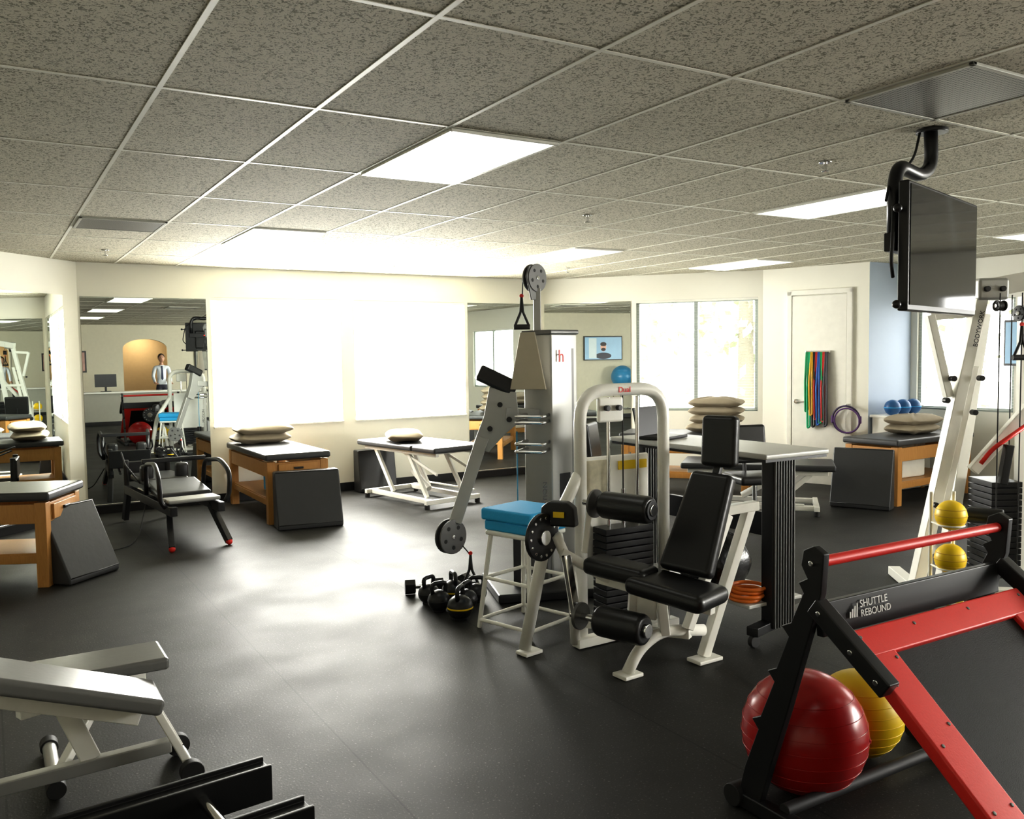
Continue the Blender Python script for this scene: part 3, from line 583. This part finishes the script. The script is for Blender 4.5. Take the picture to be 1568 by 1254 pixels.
# ------------------------------------------------------------------ rebounder
g=grp('rebounder_trainer',(2.75,1.8,0))
def L_(x,y,h): return (x-2.75,y-1.8,h)
cyl(g,'red_crossbar',L_(2.27,1.87,.935),L_(3.25,1.87,.935),.018,RED)
for n,x in (('left',2.245),('right',3.27)):
    prof=[(1.83,.97),(1.87,.99),(1.91,.97),(1.92,.92),(1.895,.88),(1.93,.86),(1.91,.83),(1.96,.72),(2.0,.70),(1.97,.67),(2.02,.55),(2.06,.53),(2.03,.50),(2.09,.36),(2.13,.34),(2.10,.31),(2.16,.16),(2.2,.02),(2.10,.02),(2.05,.18),(1.97,.42),(1.89,.68),(1.84,.84)]
    prism(g,'side_arm_'+n,[(a-1.8,b) for a,b in prof],(x-2.75,0,0),(0,1,0),(0,0,1),.03,BLKM,bev=.004)
    beam(g,'side_rail_'+n,L_(x+(.0),1.87,.80),L_(x,1.60,.605),.05,.06,BLKM)
    beam(g,'base_rail_'+n,L_(x,2.24,.03),L_(x,.95,.03),.05,.05,BLKM); beam(g,'front_post_'+n,L_(x+(.06 if x<2.5 else -.1),1.13,.16),L_(x,1.02,.05),.05,.06,BLKM)
    for k,(a,b) in enumerate(((1.87,.935),(1.84,.78),(1.72,.69),(1.63,.625))): cyl(g,'bolt_%s_%d'%(n,k),L_(x-.03 if n=='left' else x+.03,a,b),L_(x,a,b),.009,CHR)
    cyl(g,'foot_wheel_'+n,L_(x-.04,2.2,.04),L_(x+.04,2.2,.04),.04,RUB)
prism(g,'name_board',[(-.49,.69),(.49,.69),(.49,.80),(-.49,.80)],L_(2.755,1.80,0),(1,0,0),(0,.1,1),.03,BLKM)
cyl(g,'base_crossbar',L_(2.25,2.0,.06),L_(3.26,2.0,.06),.022,RUB)
WLET=mat('white_print',(.8,.8,.78),.5)
text(g,'lettering','SHUTTLE',L_(2.44,1.855,.762),.035,(84,0,0),WLET)
text(g,'lettering_b','REBOUND',L_(2.44,1.85,.732),.033,(84,0,0),WLET)
for k in range(4): box(g,'logo_bar_%d'%k,L_(2.39+k*.011,1.853,.745+k*.004),(.006,.002,.02+k*.009),WLET,bev=0)
ax=V((1,0,0)); sl=V((0,-.758,-.652)); nrm=ax.cross(sl)
c0=V(L_(2.28,1.79,.715)); Wd=.94; Ln=.98; bw=.135; bh=.1
def fr(n,a0,a1,s0,s1,th,m,off=0,bev=.008):
    prism(g,n,[(a0,s0),(a1,s0),(a1,s1),(a0,s1)],c0-nrm*off,ax,sl,th,m,bev)
fr('frame_top',0,Wd,0,bh,.045,RED); fr('frame_bottom',0,Wd,Ln-bh,Ln,.045,RED); fr('frame_left',0,bw,bh*.9,Ln-bh*.9,.0445,RED); fr('frame_right',Wd-bw,Wd,bh*.9,Ln-bh*.9,.0445,RED)
fr('mat',bw-.02,Wd-bw+.02,bh-.02,Ln-bh+.02,.008,mat('tramp_mesh',(.010,.010,.009),.6,bump=.3,scale=300,spec=.25),bev=0)
for k,(a,s) in enumerate(((.03,.03),(.03,.2),(.03,.4),(.03,.6),(.3,.03),(.6,.03),(.91,.03),(.115,.12),(.115,.35),(.115,.6))):
    q=c0+ax*a+sl*s; cyl(g,'frame_bolt_%d'%k,q-nrm*.025,q+nrm*.025,.006,DSILV,seg=12)
# ------------------------------------------------------------------ foreground bench
g=grp('weight_bench',(.3,3.5,0))
def LB(x,y,h): return V((x-.3,y-3.5,h))
beam(g,'back_pad',LB(.51,3.49,.33),LB(-.55,3.49,.72),.27,.06,PADG,bev=.018,seg=4)
pad(g,'seat_pad',LB(.33,3.83,.385),(.52,.27,.05),PADG,bev=.016)
beam(g,'pad_frame',LB(.44,3.49,.275),LB(-.5,3.49,.62),.08,.05,WHITE); beam(g,'seat_frame',LB(.5,3.78,.33),LB(.05,3.62,.33),.05,.05,WHITE)
beam(g,'base_tube',LB(.56,3.56,.11),LB(-.7,3.56,.07),.05,.05,SILV)
for y in (3.46,3.66): beam(g,'end_post_%.2f'%y,LB(.50,y,.29),LB(.61,y,.05),.03,.03,WHITE)
cyl(g,'axle',LB(.61,3.42,.045),LB(.61,3.70,.045),.02,CHR)
for y in (3.42,3.70): cyl(g,'wheel_%.2f'%y,LB(.61,y-.02,.045),LB(.61,y+.02,.045),.044,RUB)
cyl(g,'cross_foot',LB(.16,3.58,.035),LB(.16,4.0,.035),.026,SILV)
for y in (3.58,4.0): cyl(g,'foot_cap_%.2f'%y,LB(.16,y-.03,.035),LB(.16,y+.03,.035),.034,RUB)
beam(g,'cross_link',LB(.16,3.6,.06),LB(.38,3.83,.32),.035,.035,WHITE); beam(g,'hinge_plate',LB(.28,3.56,.12),LB(.18,3.56,.38),.02,.07,WHITE)
# foreground rails
g=grp('sliding_exercise_track',(.8,2.75,0),6)
for k,y in enumerate((.17,-.17)):
    prism(g,'rail_%d'%k,[(-.045,.13),(.045,.13),(.045,.25),(.030,.25),(.030,.235),(-.030,.235),(-.030,.25),(-.045,.25)],(-.9,y,0),(0,1,0),(0,0,1),1.76,BLKM,bev=.003)
    for j,x in enumerate((-.25,-1.6)): beam(g,'leg_%d_%d'%(k,j),(x,y,.13),(x,y,0.01),.05,.05,BLKM)
beam(g,'cross_tie',(-.4,-.17,.16),(-.4,.17,.16),.05,.04,BLKM); cyl(g,'roller_shaft',(-.25,-.17,.2),(-.25,.17,.2),.018,CHR)
# ------------------------------------------------------------------ alcove cabinet etc
g=grp('storage_cabinet',(9.15,6.42,0)); box(g,'carcass',(0,0,.42),(.6,.34,.82),WHITE,bev=.01); box(g,'top',(0,0,.845),(.64,.38,.03),WHITE); box(g,'door_l',(-.15,-.175,.42),(.28,.015,.74),WHITE); box(g,'door_r',(.15,-.175,.42),(.28,.015,.74),WHITE)
for k,x in enumerate((8.93,9.12,9.31)):
    gg=grp('toning_ball',(x,6.38,.86)); sph(gg,'ball',(0,0,.09),.09,DBLUE); torus(gg,'band',(0,0,.09),.0905,.004,BLUE)
def chair(x,y,rz):
    g=grp('office_chair',(x,y,0),rz); pad(g,'seat',(0,0,.46),(.46,.44,.08),BLK,bev=.03); pad(g,'back',(0,.21,.75),(.42,.06,.36),BLK,rot=(-8,0,0),bev=.028); beam(g,'back_stem',(0,.2,.45),(0,.23,.7),.05,.02,BLKM); cyl(g,'gas_lift',(0,0,.08),(0,0,.42),.022,CHR)
    for k in range(5):
        a=k*2*math.pi/5; e=V((.27*math.cos(a),.27*math.sin(a),.07)); beam(g,'spoke_%d'%k,(0,0,.1),e,.03,.025,BLKM); cyl(g,'caster_%d'%k,e+V((-.012,0,-.04)),e+V((.012,0,-.04)),.028,RUB)
chair(6.0,5.7,-20); chair(5.3,6.9,40)
def wall_tv(name,loc,rz,w=1.0,h=.58):
    g=grp(name,loc,rz); box(g,'bezel',(0,-.03,0),(w,.05,h),BLKM,bev=.006)
    box(g,'screen',(0,-.057,0),(w-.04,.004,h-.05),mat('screen_picture',(.16,.28,.38),.3,emis=.35,var=.3,scale=2),bev=0)
    box(g,'picture_panel',(.28*w,-.06,0),(.2*w,.002,h-.1),mat('screen_panel',(.35,.4,.4),.3,emis=.35),bev=0)
    FS=mat('screen_face',(.45,.27,.2),.4,emis=.4); HS=mat('screen_hair',(.03,.02,.02),.4); SH=mat('screen_shirt',(.05,.05,.07),.4)
    k=h/.6
    sph(g,'picture_face',(0,-.06,.03*k),.1*k,FS,sc=(.8,.02,1.1)); sph(g,'picture_hair',(0,-.061,.1*k),.09*k,HS,sc=(.95,.02,.6)); sph(g,'picture_shoulders',(0,-.0595,-.19*k),.2*k,SH,sc=(1.1,.01,.4)); sph(g,'picture_beard',(0,-.0615,-.03*k),.07*k,HS,sc=(.9,.02,.6))
wall_tv('wall_tv',(-2.2,4.9,1.76),90,1.05,.6); wall_tv('wall_tv',(9.66,5.12,1.67),-90,.75,.5)
g=grp('ball_rack',(-1.9,4.25,0))
for y in (-.4,.4):
    for x in (-.2,.2): cyl(g,'post_%.1f_%.1f'%(x,y),(x,y,0),(x,y,.85),.015,CHR)
for hh in (.25,.72):
    for x in (-.2,.2): cyl(g,'rail_%.2f_%.1f'%(hh,x),(x,-.45,hh),(x,.55,hh),.012,CHR)
exball('exercise_ball',-1.9,4.5,.28,BALLB,.765); exball('exercise_ball',-1.85,4.03,.18,GRN,.725)
g=grp('reception_counter',(3.6,-4.0,0)); box(g,'body',(0,0,.4),(3.4,.5,.8),mat('counter_grey',(.45,.44,.38),.5)); box(g,'worktop',(0,0,.82),(3.5,.6,.04),WHITE); box(g,'toe_kick',(0,.26,.05),(3.4,.01,.1),BLKM,bev=0)
g=grp('desktop_monitor',(2.6,-4.0,.84),180); box(g,'panel',(0,0,.28),(.5,.03,.32),BLKM); box(g,'stem',(0,.03,.08),(.05,.03,.16),BLKM); box(g,'foot',(0,.03,.008),(.24,.18,.015),BLKM)
g=grp('storage_shelf',(1.2,-6.75,0))
for k in range(4): box(g,'shelf_%d'%k,(0,0,.3+k*.45),(1.4,.35,.03),WOOD)
for x in (-.7,.7): box(g,'side_%.1f'%x,(x,0,.85),(.03,.35,1.7),WOOD)
for k in range(8): box(g,'item_%d'%k,(-.55+.15*k,0,.315+(k%4)*.45+.1),(.11,.22,.2),[BLUE,RED,WHITE,BLK][k%4])
for k,x in enumerate((5.6,6.6,2.2)):
    g=grp('framed_picture',(x,-6.99,1.6)); box(g,'frame',(0,.012,0),(.5,.02,.6),BLKM); box(g,'print',(0,.024,0),(.42,.004,.52),mat('print_%d'%k,(.35+.1*k,.35,.3),.5,var=.5,scale=5),bev=0)
# ------------------------------------------------------------------ man standing behind the counter
SK=mat('skin',(.55,.32,.22),.5); SHIRT=mat('white_shirt',(.72,.76,.82),.7); TR_=mat('dark_trousers',(.03,.03,.045),.7); HAIR=mat('brown_hair',(.05,.03,.02),.6); SHOE=mat('black_shoe',(.01,.01,.01),.3)
def skin_mesh(verts,edges,root=0,sub=2):
    me=bpy.data.meshes.new('sk'); me.from_pydata([v[:3] for v in verts],edges,[]); o=bpy.data.objects.new('sk',me); COL.objects.link(o)
    m=o.modifiers.new('s','SKIN'); m.use_smooth_shade=True; m.branch_smoothing=.6
    for i,v in enumerate(verts):
        sv=me.skin_vertices[0].data[i]; sv.radius=(v[3],v[4] if len(v)>4 else v[3]); sv.use_root=(i==root)
    s=o.modifiers.new('b','SUBSURF'); s.levels=s.render_levels=sub
    bpy.context.view_layer.update(); out=bpy.data.meshes.new_from_object(o.evaluated_get(bpy.context.evaluated_depsgraph_get())); bpy.data.objects.remove(o); return out
g=grp('man_standing',(4.08,-4.9,0),180)
bv=[(0,0,.95,.15,.11),(0,0,1.12,.135,.1),(0,0,1.30,.16,.11),(0,.005,1.43,.13,.085),(0,0,1.50,.055),(0,-.01,1.58,.05),
    (.17,0,1.42,.06),(.22,.0,1.18,.046),(.20,-.17,1.02,.034),(.19,-.22,1.0,.03),
    (-.17,0,1.42,.06),(-.22,.0,1.18,.046),(-.20,-.17,1.02,.034),(-.19,-.22,1.0,.03),
    (.09,0,.86,.09),(.1,-.01,.48,.06),(.1,.02,.1,.042),(.11,-.12,.04,.035),
    (-.09,0,.86,.09),(-.1,-.01,.48,.06),(-.1,.02,.1,.042),(-.11,-.12,.04,.035)]
be=[(0,1),(1,2),(2,3),(3,4),(4,5),(3,6),(6,7),(7,8),(8,9),(3,10),(10,11),(11,12),(12,13),(0,14),(14,15),(15,16),(16,17),(0,18),(18,19),(19,20),(20,21)]
me=skin_mesh(bv,be)
bq=bmesh.new(); bq.from_mesh(me)
for zz in (.965,1.485,.09): bmesh.ops.bisect_plane(bq,geom=bq.verts[:]+bq.edges[:]+bq.faces[:],plane_co=(0,0,zz),plane_no=(0,0,1))
bmesh.ops.bisect_plane(bq,geom=bq.verts[:]+bq.edges[:]+bq.faces[:],plane_co=(0,-.19,0),plane_no=(0,1,0))
bq.to_mesh(me); bq.free()
for m in (SHIRT,TR_,SK,SHOE): me.materials.append(m)
for p_ in me.polygons:
    c=p_.center; k=0
    if c.z>1.485: k=2
    elif c.y<-.19 and c.z>.9: k=2
    elif c.z<.09: k=3
    elif c.z<.965 and abs(c.x)<.2 and c.y>-.14: k=1
    p_.material_index=k; p_.use_smooth=True
o=bpy.data.objects.new('body',me); COL.objects.link(o); o.parent=g
for sx in (-1,1):
    px=sx*.19; sph(g,'palm_%d'%sx,(px,-.27,1.0),.04,SK,sc=(.95,1.1,.4))
    for k in range(4):
        x=px+(k-1.5)*.019; L=(.06,.07,.066,.05)[k]; tube(g,'finger_%d_%d'%(sx,k),[(x,-.29,1.0),(x,-.29-L*.6,.998),(x,-.29-L,.98)],.0085,SK,rad=.02,seg=8)
    tube(g,'thumb_%d'%sx,[(px-sx*.03,-.25,1.0),(px-sx*.055,-.29,.995),(px-sx*.05,-.32,.985)],.0095,SK,rad=.02,seg=8)
sph(g,'head',(0,-.02,1.67),.095,SK,sc=(.82,.98,1.2)); sph(g,'hair',(0,.0,1.70),.1,HAIR,sc=(.86,.98,.98))
sph(g,'nose',(0,-.113,1.655),.013,SK,sc=(.8,.9,1.4)); sph(g,'mouth',(0,-.103,1.612),.02,mat('lips',(.4,.15,.12),.5),sc=(1.1,.3,.25))
for sx in (-1,1):
    sph(g,'ear_%d'%sx,(sx*.08,-.01,1.665),.022,SK,sc=(.35,.7,1.2)); sph(g,'eye_%d'%sx,(sx*.03,-.104,1.68),.009,BLKM,sc=(1.2,.5,.7)); box(g,'brow_%d'%sx,(sx*.03,-.108,1.698),(.03,.006,.005),HAIR,bev=0)
prism(g,'tie',[(-.018,1.46),(.018,1.46),(.03,1.12),(0,1.08),(-.03,1.12)],(0,-.118,0),(1,0,0),(0,.03,1),.008,mat('navy_tie',(.02,.03,.08),.5))
# ------------------------------------------------------------------ light
w=bpy.data.worlds.new('sky'); S.world=w; w.use_nodes=True; bg=w.node_tree.nodes['Background']; bg.inputs[0].default_value=(1,.99,.96,1); bg.inputs[1].default_value=4
def alight(n,loc,rot,sx,sy,e,col=(1,1,1)):
    l=bpy.data.lights.new(n,'AREA'); l.shape='RECTANGLE'; l.size=sx; l.size_y=sy; l.energy=e; l.color=col; o=bpy.data.objects.new(n,l); o.location=loc; o.rotation_euler=[math.radians(a) for a in rot]; COL.objects.link(o)
alight('hallway_fill_light',(4,-7.8,2.5),(0,0,0),.5,.5,18,(1,.88,.7))  # added warm fill light behind the arch, no fixture
# ------------------------------------------------------------------ camera
yaw,pt,rl=.5404,.0614,.0139
F=V((math.sin(yaw)*math.cos(pt),math.cos(yaw)*math.cos(pt),-math.sin(pt))); R0=V((math.cos(yaw),-math.sin(yaw),0)); U0=R0.cross(F)
R=R0*math.cos(rl)-U0*math.sin(rl); U=R0*math.sin(rl)+U0*math.cos(rl)
cd=bpy.data.cameras.new('camera'); cd.sensor_width=36; cd.sensor_fit='HORIZONTAL'; cd.lens=36*1343/1568
co=bpy.data.objects.new('camera',cd); COL.objects.link(co)
M=Matrix((R,U,-F)).transposed().to_4x4(); M.translation=(0,0,1.607); co.matrix_world=M; S.camera=co
S.view_settings.view_transform='Standard'; S.view_settings.look='None'; S.view_settings.exposure=1.15; S.view_settings.gamma=0.82
try: open('/tmp/base_v8.py','w').write(open(__file__).read())
except Exception: pass
